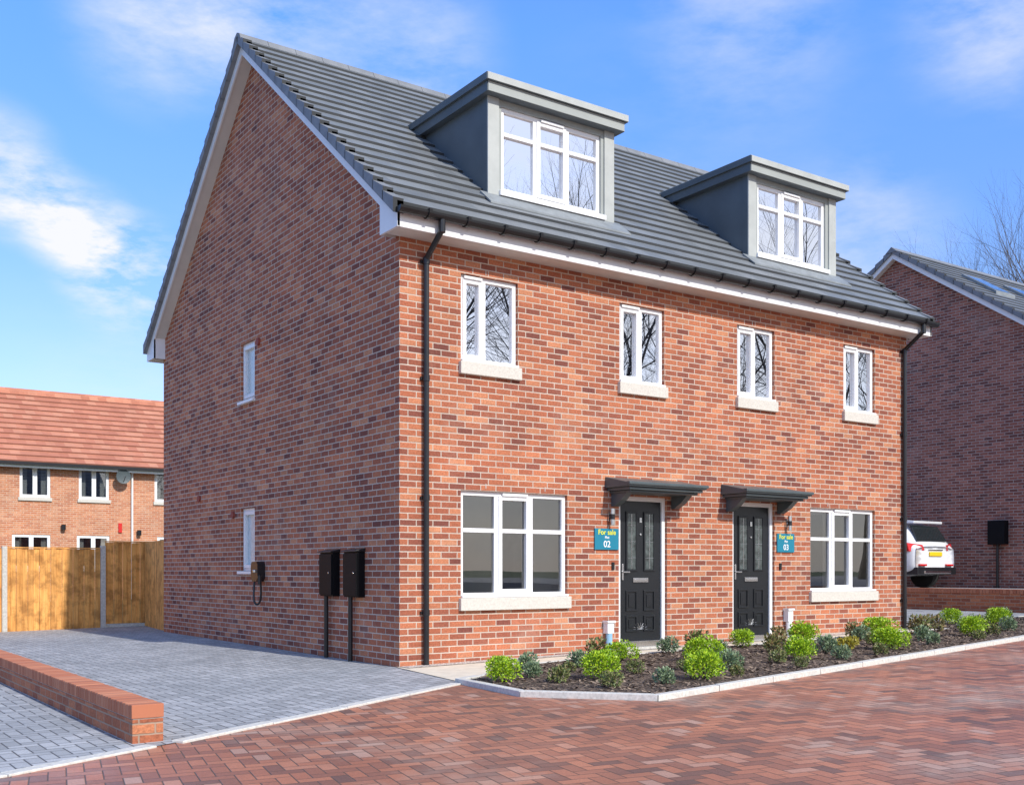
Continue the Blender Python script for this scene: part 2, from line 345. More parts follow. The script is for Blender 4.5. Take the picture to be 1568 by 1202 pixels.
def door(h,name):
    x0,x1,z0,z1=h; b=B(); f=.06
    b.box(x0,x0+f,.04,.115,z0,z1-f,upvc); b.box(x1-f,x1,.04,.115,z0,z1-f,upvc); b.box(x0,x1,.04,.115,z1-f,z1,upvc)
    b.box(x0-.02,x1+.02,-.04,.11,z0-.06,z0+.02,steel)
    b.box(x0-.06,x1+.06,-.12,.03,z0-.2,z0-.06,conc)
    a,c=x0+f+.004,x1-f-.004; b.box(a,c,.065,.11,z0+.022,z1-f-.004,blackdoor)
    w=c-a; mid=(a+c)/2
    def mould(u0,u1,v0,v1,t=.022,fill=None):
        y=.055
        b.box(u0,u1,y-.006,.066,v0,v0+t,blackdoor); b.box(u0,u1,y-.006,.066,v1-t,v1,blackdoor)
        b.box(u0,u0+t,y-.006,.066,v0+t,v1-t,blackdoor); b.box(u1-t,u1,y-.006,.066,v0+t,v1-t,blackdoor)
        if fill: b.box(u0+t,u1-t,.058,.066,v0+t,v1-t,fill)
        else: b.box(u0+t+.03,u1-t-.03,.056,.066,v0+t+.03,v1-t-.03,blackdoor)
    for s in (-1,1):
        cx=mid+s*w*.215; hw=w*.135
        mould(cx-hw,cx+hw,1.12,1.93,.024,obs_door)
        b.box(cx-.004,cx+.004,.052,.058,1.15,1.90,steel)
        for zz in (1.3,1.52,1.74): b.box(cx-hw+.025,cx+hw-.025,.053,.058,zz-.003,zz+.003,steel)
        mould(cx-hw,cx+hw,.58,.86); mould(cx-hw,cx+hw,.30,.52)
    b.box(mid-.135,mid+.135,.048,.066,.97,1.03,steel); b.box(mid-.11,mid+.11,.044,.05,.985,1.015,chrome)
    b.box(a+.03,a+.06,.045,.066,1.0,1.22,steel); b.box(a+.03,a+.15,.015,.03,1.10,1.118,steel); b.cyl((a+.045,.02,1.109),(a+.045,.06,1.109),.01,steel)
    b.cyl((mid,.05,1.62),(mid,.066,1.62),.016,steel,12)
    b.box(mid-.02,mid+.02,.05,.066,1.78,1.85,steel)
    for k in range(9):
        t=math.pi*k/8; b.cyl((mid,.058,.33),(mid+.13*math.cos(t),.058,.33+.09*math.sin(t)),.004,steel,5)
    b.done(name,house,bevel=.003)
door(doors[0],'front_door_a'); door(doors[1],'front_door_b')
def canopy(cx,name):
    b=B(); w=.69; z=2.17
    x0,x1=cx-w,cx+w
    b.hexa([(x0,-.50,z+.05),(x1,-.50,z+.05),(x1,0,z+.05),(x0,0,z+.05),(x0,-.50,z+.095),(x1,-.50,z+.095),(x1,0,z+.2),(x0,0,z+.2)],canopym)
    b.box(x0-.02,x1+.02,-.52,-.44,z+.07,z+.112,canopym)
    b.box(x0+.035,x1-.035,-.46,0,z+.01,z+.049,canopym); b.box(x0+.08,x1-.08,-.41,0,z-.02,z+.009,canopym)
    for s in (x0+.10,x1-.20):
        b.prism([(-.01,z-.19),(-.06,z-.19),(-.20,z-.12),(-.32,z-.02),(-.01,z-.021)],'x',s,s+.10,canopym)
    b.done(name,house,bevel=.008)
canopy(3.78,'door_canopy_a'); canopy(5.94,'door_canopy_b')
def roofrows(b,x0,x1,ye,ze,yr,zr,n,mat,th=.035,vmat=None,vx=None,edge=None):
    dy=(yr-ye)/n; dz=(zr-ze)/n
    for k in range(n):
        ya=ye+k*dy; za=ze+k*dz; yb=ya+dy*1.12; zb=za+dz*1.12
        if k==n-1: yb=yr; zb=zr
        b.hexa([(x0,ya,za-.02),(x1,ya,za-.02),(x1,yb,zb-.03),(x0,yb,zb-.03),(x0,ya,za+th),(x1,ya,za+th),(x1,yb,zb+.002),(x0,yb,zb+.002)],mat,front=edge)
        if vmat:
            for (v0,v1) in vx:
                yb2=ya+dy*1.06; zb2=za+dz*1.06
                b.hexa([(v0,ya,za-.10),(v1,ya,za-.10),(v1,yb2,zb2-.10),(v0,yb2,zb2-.10),(v0,ya,za+th+.03),(v1,ya,za+th+.03),(v1,yb2,zb2+.012),(v0,yb2,zb2+.012)],vmat,front=edge)
vergem=plain('verge_cap',(.20,.21,.225),.6,namp=.15)
b=B(); roofrows(b,-.22,W+.22,YE,ZE,YR,ZR,20,tile,th=.042,vmat=vergem,vx=[(-.275,-.14),(W+.14,W+.275)],edge=tile_lip_shade)
roofrows(b,-.22,W+.22,D-YE,ZE,YR,ZR,20,tile,vmat=vergem,vx=[(-.275,-.18),(W+.18,W+.275)])
nseg=23
for i in range(nseg):
    a=-.28+i*(W+.56)/nseg; c=a+(W+.56)/nseg-.006
    b.prism([(YR-.17,ZR-.10),(YR-.10,ZR+.01),(YR,ZR+.055),(YR+.10,ZR+.01),(YR+.17,ZR-.10),(YR,ZR)],'x',a,c,vergem)
b.done('roof_tiles',house)
b=B()
def rline(y): return ZE+pitch*((y-YE) if y<=YR else (D-YE-y))
for (xa,xb,sx0,sx1) in ((-.205,-.18,-.18,0),(W+.18,W+.205,W,W+.18)):
    for (y0,y1) in ((-.33,YR),(D+.33,YR)):
        z0,z1=rline(y0),rline(y1)
        b.prism([(y0,z0-.055),(y1,z1-.055),(y1,z1-.25),(y0,z0-.25)],'x',xa,xb,fasc)
        b.face([(sx0,y0,z0-.22),(sx1,y0,z0-.22),(sx1,y1,z1-.22),(sx0,y1,z1-.22)],soff)
    for sgn in (0,1):
        f=(lambda y:y) if not sgn else (lambda y:D-y)
        b.prism([(f(-.33),5.0),(f(.09),5.0),(f(.09),rline(.09)-.2),(f(-.33),rline(-.33)-.06)],'x',xa-.004,xb+.004,fasc)
        b.face([(xa,f(.09),5.0),(xb+.18 if xa<0 else xa-.18,f(.09),5.0),(xb+.18 if xa<0 else xa-.18,f(.09),5.4),(xa,f(.09),5.4)],fasc)
b.box(-.18,W+.18,-.33,-.30,5.0,5.235,fasc); b.box(-.18,W+.18,D+.30,D+.33,5.0,5.235,fasc)
b.box(-.18,W+.18,-.30,-.0,5.003,5.02,soff); b.box(-.18,W+.18,D,D+.30,5.003,5.02,soff)
b.done('fascia_and_bargeboards',house)
b=B(); gy,gz,gr=-.405,5.20,.068
pts=[(gy+gr*math.cos(t),gz+gr*math.sin(t)) for t in [math.pi+math.pi*k/8 for k in range(9)]]+[(gy+(gr-.008)*math.cos(t),gz+(gr-.008)*math.sin(t)) for t in [2*math.pi-math.pi*k/8 for k in range(9)]]
for i in range(len(pts)):
    j=(i+1)%len(pts); b.face([(-.24,*pts[i]),(W+.24,*pts[i]),(W+.24,*pts[j]),(-.24,*pts[j])],blackp)
for x in (-.24,W+.24): b.face([(x,*p) for p in pts[:9]],blackp)
x=.12
while x<W+.2:
    q=[(gy+(gr+.018)*math.cos(t),gz+.004+(gr+.018)*math.sin(t)) for t in [math.pi+math.pi*k/8 for k in range(9)]]
    b.prism(q+[(gy+gr+.012,gz+.02),(gy-gr-.02,gz+.02)],'x',x,x+.04,blackp); x+=.52
b.done('gutter',house)
def downpipe(x,name):
    b=B(); r=.034
    b.cyl((x,gy,gz-.04),(x,gy,gz-.20),.042,blackp,12); b.cyl((x,gy,gz-.17),(x,-.05,gz-.42),r,blackp,12); b.cyl((x,-.05,gz-.39),(x,-.05,G(x)-.02),r,blackp,14)
    for z in (4.72,3.35,1.95,.6): b.cyl((x,-.05,z),(x,-.05,z+.07),r+.008,blackp,14); b.box(x-.06,x+.06,-.03,.0,z+.015,z+.05,blackp)
    b.done(name,house)
downpipe(.33,'downpipe_a'); downpipe(W-.12,'downpipe_b')
def dormer(x0,x1,w0,w1,name):
    b=B(); yf=.5; zt=7.2; y1=2.6
    wall(b,'y',yf,x0,x1,5.6,zt,[(w0,w1,6.02,7.12)],render,rev=.1)
    for x in (x0,x1): b.face([(x,yf,5.6),(x,y1,7.0),(x,y1,zt),(x,yf,zt)],render_shade)
    for (a,c) in ((x0-.012,x0+.16),(x1-.16,x1+.012)): b.box(a,c,yf-.022,yf-.002,5.9,zt,render_t)
    for x,sg in ((x0,-1),(x1,1)): b.box(min(x,x+sg*.012),max(x,x+sg*.012),yf-.002,yf+.10,5.9,zt,render_shade)
    b.box(w0-.05,w1+.05,yf-.06,yf+.04,5.955,6.018,upvc)
    b.box(x0-.10,x1+.10,yf-.14,2.75,zt,zt+.125,render_shade)
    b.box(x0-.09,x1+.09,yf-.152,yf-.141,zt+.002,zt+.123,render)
    b.box(x0-.135,x1+.135,yf-.185,2.95,zt+.126,zt+.215,render_shade)
    b.box(x0-.125,x1+.125,yf-.197,yf-.186,zt+.128,zt+.213,render_t)
    b.box(x0-.12,x1+.12,yf-.17,2.9,zt+.216,zt+.228,render_t)
    b.box(x0+.1,x1-.1,2.2,2.25,5.6,7.15,cream)
    b.face([(x0+.05,yf+.1,7.17),(x1-.05,yf+.1,7.17),(x1-.05,2.2,7.17),(x0+.05,2.2,7.17)],cream)
    rz=rline
    b.hexa([(x0-.12,.25,rz(.25)+.03),(x1+.12,.25,rz(.25)+.03),(x1+.12,.5,rz(.5)+.03),(x0-.12,.5,rz(.5)+.03),(x0-.12,.25,rz(.25)+.055),(x1+.12,.25,rz(.25)+.055),(x1+.12,.5,rz(.5)+.06),(x0-.12,.5,rz(.5)+.06)],lead)
    b.done(name,house)
    window(name+'_window',house,'y',yf,w0,w1,6.02,7.12,[.34,.66],6.78,glass,depth=.03,vent=1,casements=(1,))
dormer(1.56,3.64,1.77,3.43,'dormer_a'); dormer(6.35,8.39,6.56,8.16,'dormer_b')
b=B()
for (y,z) in ((4.30,4.53),(6.95,2.34),(5.35,2.0)): b.cyl((0,y,z),(-.035,y,z),.055,ventred,16)
for (x,z) in ((1.2,2.16),(2.1,2.16),(7.6,2.16),(8.3,2.16),(1.2,4.77),(3.7,4.77),(5.9,4.77),(8.3,4.77)): b.box(x-.005,x+.005,-.004,.0,z-.03,z+.03,conc)
b.done('wall_vents',house)
for i,(x,z) in enumerate(((3.16,1.84),(6.64,1.84))):
    b=B(); b.box(x-.03,x+.03,-.03,0,z-.06,z+.06,steel); b.cyl((x,-.07,z-.11),(x,-.07,z+.11),.03,steel,14); b.cyl((x,-.07,z-.035),(x,-.07,z+.035),.033,blackp,14); b.box(x-.01,x+.01,-.05,-.02,z-.015,z+.015,steel)
    b.done('wall_lamp',bevel=.002)
for (x,z0,z1) in ((3.11,.30,.47),(6.63,.36,.56)):
    b=B(); b.box(x-.055,x+.055,-.10,0,z0,z1,whiteplast); b.cyl((x,-.06,G(x)),(x,-.06,z0),.045,bluep if x<4 else whiteplast,12); b.box(x-.07,x+.07,-.12,0,z1-.03,z1,whiteplast)
    b.done('utility_pipe_cover',bevel=.006)
b=B()
for x in (3.22,6.50): b.box(x-.02,x+.02,-.02,0,1.14,1.24,blackp)
b.done('door_bells',house)
def sign(x0,x1,num):
    e=empty('for_sale_sign'); b=B(); b.box(x0,x1,-.022,-.004,1.405,1.685,teal); b.done('board',e,bevel=.002)
    for (t,sz,z,m) in (('For sale',.095,1.605,yel),('Plot',.045,1.553,wht),(num,.12,1.44,wht)):
        c=bpy.data.curves.new('text_'+t.replace(' ','_'),'FONT'); c.body=t; c.size=sz; c.align_x='CENTER'; c.extrude=.001; c.offset=.001
        o=bpy.data.objects.new('lettering',c); S.collection.objects.link(o); o.location=((x0+x1)/2,-.0245,z); o.rotation_euler=(R(90),0,0); c.materials.append(m); o.parent=e
sign(2.90,3.31,'02'); sign(6.42,6.80,'03')
for (y0,y1) in ((1.57,1.95),(.87,1.25)):
    e=empty('meter_box'); b=B(); b.box(-.10,0,y0,y1,.80,1.36,brown_box); b.box(-.12,-.101,y0+.01,y1-.01,.82,1.34,brown_box)
    b.hexa([(-.135,y0-.015,1.362),(0,y0-.015,1.362),(0,y1+.015,1.362),(-.135,y1+.015,1.362),(-.135,y0-.015,1.375),(0,y0-.015,1.405),(0,y1+.015,1.405),(-.135,y1+.015,1.375)],blackp)
    b.cyl((-.13,y0+.08,1.1),(-.118,y0+.08,1.1),.012,steel,10)
    b.done('cabinet',e,bevel=.008)
    b=B(); ym=y1-.10; b.cyl((-.06,ym,-.05),(-.06,ym,.80),.03,blackp,12); b.done('pipe',e)
e=empty('ev_charger'); b=B(); b.prism([(4.07,1.02),(4.07,1.22),(4.11,1.26),(4.29,1.26),(4.33,1.22),(4.33,1.02),(4.28,.97),(4.12,.97)],'x',-.12,0,blackp)
b.cyl((-.13,4.15,1.1),(-.13,4.15,1.14),.03,steel,12); b.done('unit',e,bevel=.01)
b=B(); prev=None
for k in range(15):
    t=k/14; p=(-.09-.03*math.sin(t*6),4.26-.22*t,.97-.34*math.sin(math.pi*t)**.8)
    if prev: b.cyl(prev,p,.016,blackp,8)
    prev=p
b.cyl((-.10,4.03,.93),(-.10,4.03,1.06),.03,blackp,10); b.done('cable',e)

# ------------------------------------------------------------ ground
def sheet(name,pts,off,mat):
    b=B(); b.face([(x,y,G(x)+off) for x,y in pts],mat); return b.done(name)
b=B(); xs=[-600,-30,15.4,600]
for i in range(3): b.face([(xs[i],-600,G(xs[i])-.03),(xs[i+1],-600,G(xs[i+1])-.03),(xs[i+1],600,G(xs[i+1])-.03),(xs[i],600,G(xs[i])-.03)],grass)
b.done('ground')
sheet('road',[(-30,-22),(15.3,-22),(15.3,1),(-30,1)],0,road_m)
sheet('driveway',[(-3.8,11.5),(1,11.5),(1,-.2),(-.2,-1.8),(-3.78,-3.6)],.005,drive_m)
sheet('driveway',[(-14,11.5),(-3.8,11.5),(-3.78,-3.6),(-4.9,-4.05),(-14,-6.2)],.005,drive_m)
sheet('driveway',[(9.2,.25),(15.4,.25),(15.4,25),(9.2,25)],.006,drive_m)
sheet('path',[(0,.1),(-.05,-.1),(-.28,-1.8),(-.05,-1.75),(.9,-1.02),(2,-.85),(9.8,-.75),(9.9,.1)],.012,pathm)
sheet('gravel_strip',[(0,0.02),(0,-.22),(9.7,-.22),(9.7,.02)],.018,gravel)
bedpts=[(-.27,-1.82),(-.40,-3.05),(.3,-4.0),(8.5,-2.5),(15.4,-1.2),(15.4,.3),(9.9,.3),(9.8,-.75),(2,-.85),(.9,-1.02),(-.05,-1.75)]
sheet('planting_bed',bedpts,.035,mulch)
def kerb(name,pts,w,z0,z1,mat=None):
    b=B(); n=len(pts); L=[];Rr=[]
    for i in range(n):
        p=Vector(pts[i]); d=Vector((0,0))
        if i>0: d+=(p-Vector(pts[i-1])).normalized()
        if i<n-1: d+=(Vector(pts[i+1])-p).normalized()
        d.normalize(); q=Vector((-d.y,d.x))*w/2; L.append(p+q); Rr.append(p-q)
    for i in range(n-1):
        seg=(Vector(pts[i+1])-Vector(pts[i])).length; k=max(1,int(seg/.9))
        for j in range(k):
            a,c=j/k,(j+1)/k-.008/seg
            l0=L[i].lerp(L[i+1],a);l1=L[i].lerp(L[i+1],c);r0=Rr[i].lerp(Rr[i+1],a);r1=Rr[i].lerp(Rr[i+1],c); zj=z1+random.uniform(-.003,.003)
            b.hexa([(r0.x,r0.y,G(r0.x)+z0),(r1.x,r1.y,G(r1.x)+z0),(l1.x,l1.y,G(l1.x)+z0),(l0.x,l0.y,G(l0.x)+z0),(r0.x,r0.y,G(r0.x)+zj),(r1.x,r1.y,G(r1.x)+zj),(l1.x,l1.y,G(l1.x)+zj),(l0.x,l0.y,G(l0.x)+zj)],mat or kerbm)
    return b.done(name,bevel=.006)
kerb('kerb',[(-.02,-1.70),(-.30,-1.80),(-.42,-3.07),(.3,-4.05),(8.5,-2.55),(15.3,-1.25)],.10,-.05,.055)
kerb('kerb',[(-.36,-1.85),(-3.72,-3.58)],.11,-.05,.016)
kerb('kerb',[(-3.9,-3.62),(-4.9,-4.08),(-14,-6.25)],.11,-.05,.016)
kerb('kerb',[(9.9,.3),(15.3,.3)],.08,-.05,.05)
kerb('kerb',[(.0,-1.68),(.9,-.99),(2,-.82),(9.7,-.72)],.05,-.05,.045)
b=B(); b.box(-3.98,-3.77,-3.45,9.0,-.25,.105,brick_low)
low=b.done('low_brick_wall')
coping_m=mat_leaf('coping_brick',(.40,.13,.065),(.54,.22,.12),.85)
b=B(); y=-3.45
while y<8.9: 
    b.box(-3.985,-3.765,y,y+.066,.112,.205+random.uniform(-.002,.002),coping_m); y+=.076
b.done('coping',low,bevel=.004)
b=B(); b.box(-3.975,-3.775,-3.44,8.9,.10,.197,conc); b.done('coping_mortar',low)
# ------------------------------------------------------------ fence
fence=empty('timber_fence')
b=B(); c=B()
def fpanel(xa,xb,y,zg,h=1.62):
    n=17; w=(xb-xa)/n
    for i in range(n):
        x=xa+i*w; b.box(x+.001,x+w-.004,y+(i%2)*.014,y+.02+(i%2)*.014,zg+.17,zg+.17+h+random.uniform(-.006,.006),wood)
    b.box(xa,xb,y-.012,y+.04,zg+.17+h+.008,zg+.17+h+.03,wood)
    c.box(xa,xb,y-.005,y+.035,zg-.1,zg+.165,conc)
for (xa,xb,zg) in ((-7.9,-6.1,-.32),(-6.0,-4.2,-.3),(-4.1,-2.35,-.27),(-2.30,-.55,-.24),(-.46,1.0,-.10)):
    fpanel(xa,xb,11.25,zg)
    c.box(xb,xb+.09,11.2,11.31,-.5,zg+1.86,conc)
n=18
for i in range(n):
    t0=i/n; ya=11.2-2.15*t0; yb=ya-2.15/n+.003; xa=.30-.23*t0
    b.hexa([(xa,ya,-.1),(xa,yb,-.1),(xa+.03,yb,-.1),(xa+.03,ya,-.1),(xa,ya,1.70),(xa,yb,1.70),(xa+.03,yb,1.70),(xa+.03,ya,1.70)],wood)
b.done('boards',fence); c.done('concrete_posts',fence,bevel=.005)

# ------------------------------------------------------------ terraced houses
ter=empty('terraced_house')
b=B(); Y0=30.5
tw=[]
ups=[(-10.8,-9.7),(-8.6,-7.5),(-5.4,-4.3),(-2.3,-1.2),(1.44,2.47),(3.45,4.52),(6.2,7.25),(9,10)]
for (a,c2) in ups: tw.append((a,c2,3.75,4.9)); 
lows=[(-10.8,-9.7),(-7.6,-6.4),(-5.4,-4.3),(-2.3,-1.2),(1.19,2.47),(3.38,4.54),(6.3,7.4),(9,10)]
for (a,c2) in lows: tw.append((a,c2,1.2,2.42))
wall(b,'y',Y0,-26,14,-.6,5.0,tw,brick_far,rev=.08)
b.face([(14,Y0,-.6),(14,Y0+8.4,-.6),(14,Y0+8.4,5),(14,Y0+4.2,8.0),(14,Y0,5)],brick_far)
b.done('walls',ter)
for i,h in enumerate(tw): window('window_%d'%i,ter,'y',Y0,*h,[.5],None,glass_far,depth=.03,casements=(0,1))
b=B()
for h in tw: b.box(h[0]-.05,h[1]+.05,Y0-.06,Y0+.05,h[2]-.12,h[2]-.002,sill)
for h in tw: b.box(h[0]+.02,h[0]+.28,Y0+.2,Y0+.22,h[2],h[3],cream); b.box(h[1]-.28,h[1]-.02,Y0+.2,Y0+.22,h[2],h[3],cream)
b.box(-26.2,14.2,Y0+2.5,Y0+2.6,-.6,5,floorm)
b.done('sills_and_curtains',ter)
b=B(); roofrows(b,-26.2,14.2,Y0-.3,4.98,Y0+4.2,8.15,14,tile_or,th=.06,edge=tile_lip_shade_or); roofrows(b,-26.2,14.2,Y0+8.7,4.98,Y0+4.2,8.15,14,tile_or,th=.05)
b.box(-26.2,14.2,Y0+4.06,Y0+4.34,8.08,8.24,tile_or); b.done('roof',ter)
b=B(); b.box(-26.2,14.2,Y0-.33,Y0-.30,4.78,4.96,fasc); b.box(-26.2,14.2,Y0-.45,Y0-.34,4.87,4.98,blackp)
for x in (5.35,-.4,-6.2): b.cyl((x,Y0-.06,-.4),(x,Y0-.06,4.9),.04,fasc,8)
b.done('fascia',ter)
b=B()
cx,cy,cz=4.95,Y0-.35,4.62
prev=[]
for k in range(4):
    r=.09*k; ring=[(cx+r*math.cos(t),cy-.35*r*r,cz+r*math.sin(t)) for t in [2*math.pi*q/14 for q in range(14)]]
    if k: 
        for q in range(14): b.face([prev[q],prev[(q+1)%14],ring[(q+1)%14],ring[q]],canopym)
    prev=ring
b.cyl((cx,cy,cz),(cx,Y0,cz-.05),.02,blackp,6); b.cyl((cx,cy,cz-.2),(cx,cy-.28,cz-.02),.012,blackp,6)
b.done('satellite_dish',ter)
b=B()
for (x,z) in ((2.9,2.7),(5.6,2.55)): b.cyl((x,Y0-.1,z-.1),(x,Y0-.1,z+.1),.08,blackp,8)
b.box(4.85,4.98,Y0-.05,Y0,2.55,2.9,redl)
b.done('porch_lamps',ter)

# ------------------------------------------------------------ right building
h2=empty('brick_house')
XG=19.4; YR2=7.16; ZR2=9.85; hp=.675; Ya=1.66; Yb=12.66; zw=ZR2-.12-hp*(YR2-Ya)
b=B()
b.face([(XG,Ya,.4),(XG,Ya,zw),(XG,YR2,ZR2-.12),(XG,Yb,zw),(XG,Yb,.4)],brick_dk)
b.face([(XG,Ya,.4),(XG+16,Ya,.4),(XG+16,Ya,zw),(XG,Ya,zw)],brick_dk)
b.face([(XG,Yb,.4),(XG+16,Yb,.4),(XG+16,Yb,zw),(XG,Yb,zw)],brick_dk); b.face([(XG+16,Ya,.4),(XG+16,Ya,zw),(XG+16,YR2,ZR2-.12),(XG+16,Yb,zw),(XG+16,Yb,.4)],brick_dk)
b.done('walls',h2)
b=B(); ye=Ya-.35
roofrows(b,XG-.2,XG+16.2,ye,ZR2-hp*(YR2-ye),YR2,ZR2,22,tile2,vmat=vergem,vx=[(XG-.25,XG-.16)],edge=tile_lip_shade)
ye=Yb+.35; roofrows(b,XG-.2,XG+16.2,ye,ZR2-hp*(ye-YR2),YR2,ZR2,22,tile2,vmat=vergem,vx=[(XG-.25,XG-.16)])
b.prism([(YR2-.18,ZR2-.08),(YR2,ZR2+.07),(YR2+.18,ZR2-.08)],'x',XG-.27,XG+16.2,vergem); b.done('roof',h2)
b=B()
for y0 in (Ya-.35,Yb+.35):
    z0=ZR2-hp*abs(YR2-y0); b.prism([(y0,z0-.06),(YR2,ZR2-.06),(YR2,ZR2-.24),(y0,z0-.24)],'x',XG-.2,XG-.17,fasc)
    b.face([(XG-.17,y0,z0-.22),(XG,y0,z0-.22),(XG,YR2,ZR2-.22),(XG-.17,YR2,ZR2-.22)],soff)
b.done('bargeboards',h2)
b=B()
for x in (20.6,22.6,24.6):
    yy0,yy1=5.0,6.0
    zA=ZR2-hp*(YR2-yy0); zB=ZR2-hp*(YR2-yy1)
    b.hexa([(x,yy0,zA),(x+.9,yy0,zA),(x+.9,yy1,zB),(x,yy1,zB),(x,yy0,zA+.10),(x+.9,yy0,zA+.10),(x+.9,yy1,zB+.10),(x,yy1,zB+.10)],lead)
    b.face([(x+.08,yy0+.1,zA+.1*hp+.11),(x+.82,yy0+.1,zA+.1*hp+.11),(x+.82,yy1-.1,zB-.1*hp+.11),(x+.08,yy1-.1,zB-.1*hp+.11)],chrome)
b.done('skylights',h2)
e=empty('meter_box'); b=B(); b.box(XG-.2,XG,3.95,4.40,1.78,2.38,brown_box); b.cyl((XG-.08,4.2,.6),(XG-.08,4.2,1.78),.035,blackp,8); b.done('cabinet',e,bevel=.01)
b=B(); b.box(15.62,80,-40,80,.2,.69,terr); b.done('terrace')
b=B(); b.box(15.4,15.615,-14,24,-.1,.64,brick_low)
y=-14
while y<24: b.box(15.385,15.63,y,y+.068,.642,.735,coping_m); y+=.076
b.done('retaining_wall')

# ------------------------------------------------------------ car
def car(loc,rotz,paint,name='parked_car'):
    e=empty(name); e.location=loc; e.rotation_euler=(0,0,rotz)
    st=[(0.0,.42,.98,1.02,.80,.70),(.06,.36,1.02,1.10,.88,.72),(.42,.30,1.03,1.60,.92,.66),(.8,.28,1.02,1.67,.93,.68),(1.5,.28,1.0,1.70,.93,.70),(2.4,.28,.98,1.66,.93,.69),(3.05,.28,.97,1.30,.93,.72),(3.5,.28,.98,1.08,.92,.80),(4.2,.32,.90,.95,.88,.72),(4.5,.42,.66,.70,.74,.60)]
    b=B(); rings=[]
    for (y,zb,be,ro,w,wr) in st:
        half=[(0,zb),(w*.9,zb),(w,zb+.18),(w,(zb+be)/2+.1),(w*.97,be),(wr,ro-.05),(wr*.7,ro),(0,ro+.01)]
        rings.append([(x,y,z) for x,z in half]+[(-x,y,z) for x,z in reversed(half[1:-1])])
    n=len(rings[0]); base=len(b.v)
    for r in rings: b.v+=r
    for s in range(len(rings)-1):
        for k in range(n):
            j=(k+1)%n; mat=paint
            side=(k==4) or (k==9)
            if side and 2<=s<=5: mat=glassdk
            if s in (5,6) and k in (5,6,7,8): mat=glassdk
            b.f.append((base+s*n+k,base+s*n+j,base+(s+1)*n+j,base+(s+1)*n+k)); b.mi.append(b.m(mat))
    b.f.append(tuple(base+k for k in range(n))); b.mi.append(b.m(paint)); b.f.append(tuple(base+(len(rings)-1)*n+k for k in reversed(range(n)))); b.mi.append(b.m(paint))
    o=b.done('body',e,smooth=True); md=o.modifiers.new('s','SUBSURF'); md.levels=2; md.render_levels=2
    b=B()
    b.box(-.80,.80,-.06,.3,.34,.52,blackp); b.box(-.55,.55,-.09,-.02,.36,.44,chrome)
    b.box(-.26,.26,-.035,.0,.79,.90,plate)
    b.box(-.30,.30,-.03,.03,.93,.96,chrome)
    for s in (-1,1):
        b.hexa([(s*.46,-.03,.93),(s*.90,.10,.90),(s*.93,.34,.92),(s*.46,.2,.94),(s*.50,.0,1.07),(s*.91,.16,1.12),(s*.93,.42,1.12),(s*.50,.2,1.07)],redl)
        b.box(s*.55-.14,s*.55+.14,-.065,.02,.55,.60,redl)
        for yy in (.35,3.2): b.box(s*.935-.02,s*.935+.02,yy+.0,yy+1.0,.32,.40,blackp)
        b.box(s*1.0-.09,s*1.0+.09,2.75,2.9,1.02,1.16,paint)
    b.hexa([(-.60,.20,1.60),(.60,.20,1.60),(.62,.55,1.62),(-.62,.55,1.62),(-.58,.18,1.66),(.58,.18,1.66),(.62,.6,1.71),(-.62,.6,1.71)],paint)
    b.hexa([(-.62,.07,1.16),(.62,.07,1.16),(.60,.12,1.16),(-.60,.12,1.16),(-.55,.30,1.55),(.55,.30,1.55),(.54,.35,1.55),(-.54,.35,1.55)],glassdk)
    for s in (-1,1): b.box(s*.62-.015,s*.62+.015,.9,2.5,1.70,1.74,chrome)
    b.done('trim',e,bevel=.015)
    b=B()
    for s in (-1,1):
        for y in (.85,3.55):
            b.cyl((s*.70,y,.35),(s*.93,y,.35),.35,tyre,28); b.cyl((s*.931,y,.35),(s*.938,y,.35),.23,chrome,20)
    b.done('wheels',e,bevel=.02)
    return e
car((17.75,4.9,.69),0,carw)

# ------------------------------------------------------------ plants
def inbed(x,y):
    ins=False; n=len(bedpts); j=n-1
    for i in range(n):
        xi,yi=bedpts[i]; xj,yj=bedpts[j]
        if (yi>y)!=(yj>y) and x<(xj-xi)*(y-yi)/(yj-yi)+xi: ins=not ins
        j=i
    return ins
def shrub_mesh(name,seed,rad,h,n,ls,mat,spiky=0,lobes=6):
    rnd=random.Random(seed); b=B()
    sp=.42 if spiky==0 else .5
    lb=[(rnd.uniform(-sp,sp)*rad,rnd.uniform(-sp,sp)*rad,rnd.uniform(.35,.62)*h,rnd.uniform(.48,.66)) for _ in range(lobes)]
    for i in range(n):
        cx,cy,cz,rr=rnd.choice(lb)
        th=rnd.uniform(0,2*math.pi); ph=math.acos(rnd.uniform(-.7,1)); q=rr*(.75+.3*rnd.random())
        d=Vector((math.sin(ph)*math.cos(th),math.sin(ph)*math.sin(th),math.cos(ph)))
        p=Vector((cx,cy,cz))+Vector((d.x*rad*q,d.y*rad*q,d.z*h*q*.8))
        if p.z<.01: p.z=.01+rnd.random()*.04
        dr=(d+Vector((rnd.uniform(-.7,.7),rnd.uniform(-.7,.7),rnd.uniform(-.2,.8+spiky)))).normalized()
        sd=dr.orthogonal().normalized(); sd=(Matrix.Rotation(rnd.uniform(0,6.28),3,dr)@sd)
        l=ls*rnd.uniform(.7,1.4)*(1+spiky); w=ls*.42*rnd.uniform(.7,1.2)
        b.face([p-dr*l*.3,p+sd*w+dr*l*.2,p+dr*l*.8,p-sd*w+dr*l*.2],mat)
    for i in range(5):
        t=rnd.uniform(0,6.28); b.cyl((0,0,-.02),(math.cos(t)*rad*.5,math.sin(t)*rad*.5,h*.6),.006,bark,5,.003)
    me=b.done(name); d=me.data; bpy.data.objects.remove(me); return d
LM=[shrub_mesh('box_leaves',s,.235,.26,2100,.022,lime,0,8) for s in (1,2,3)]
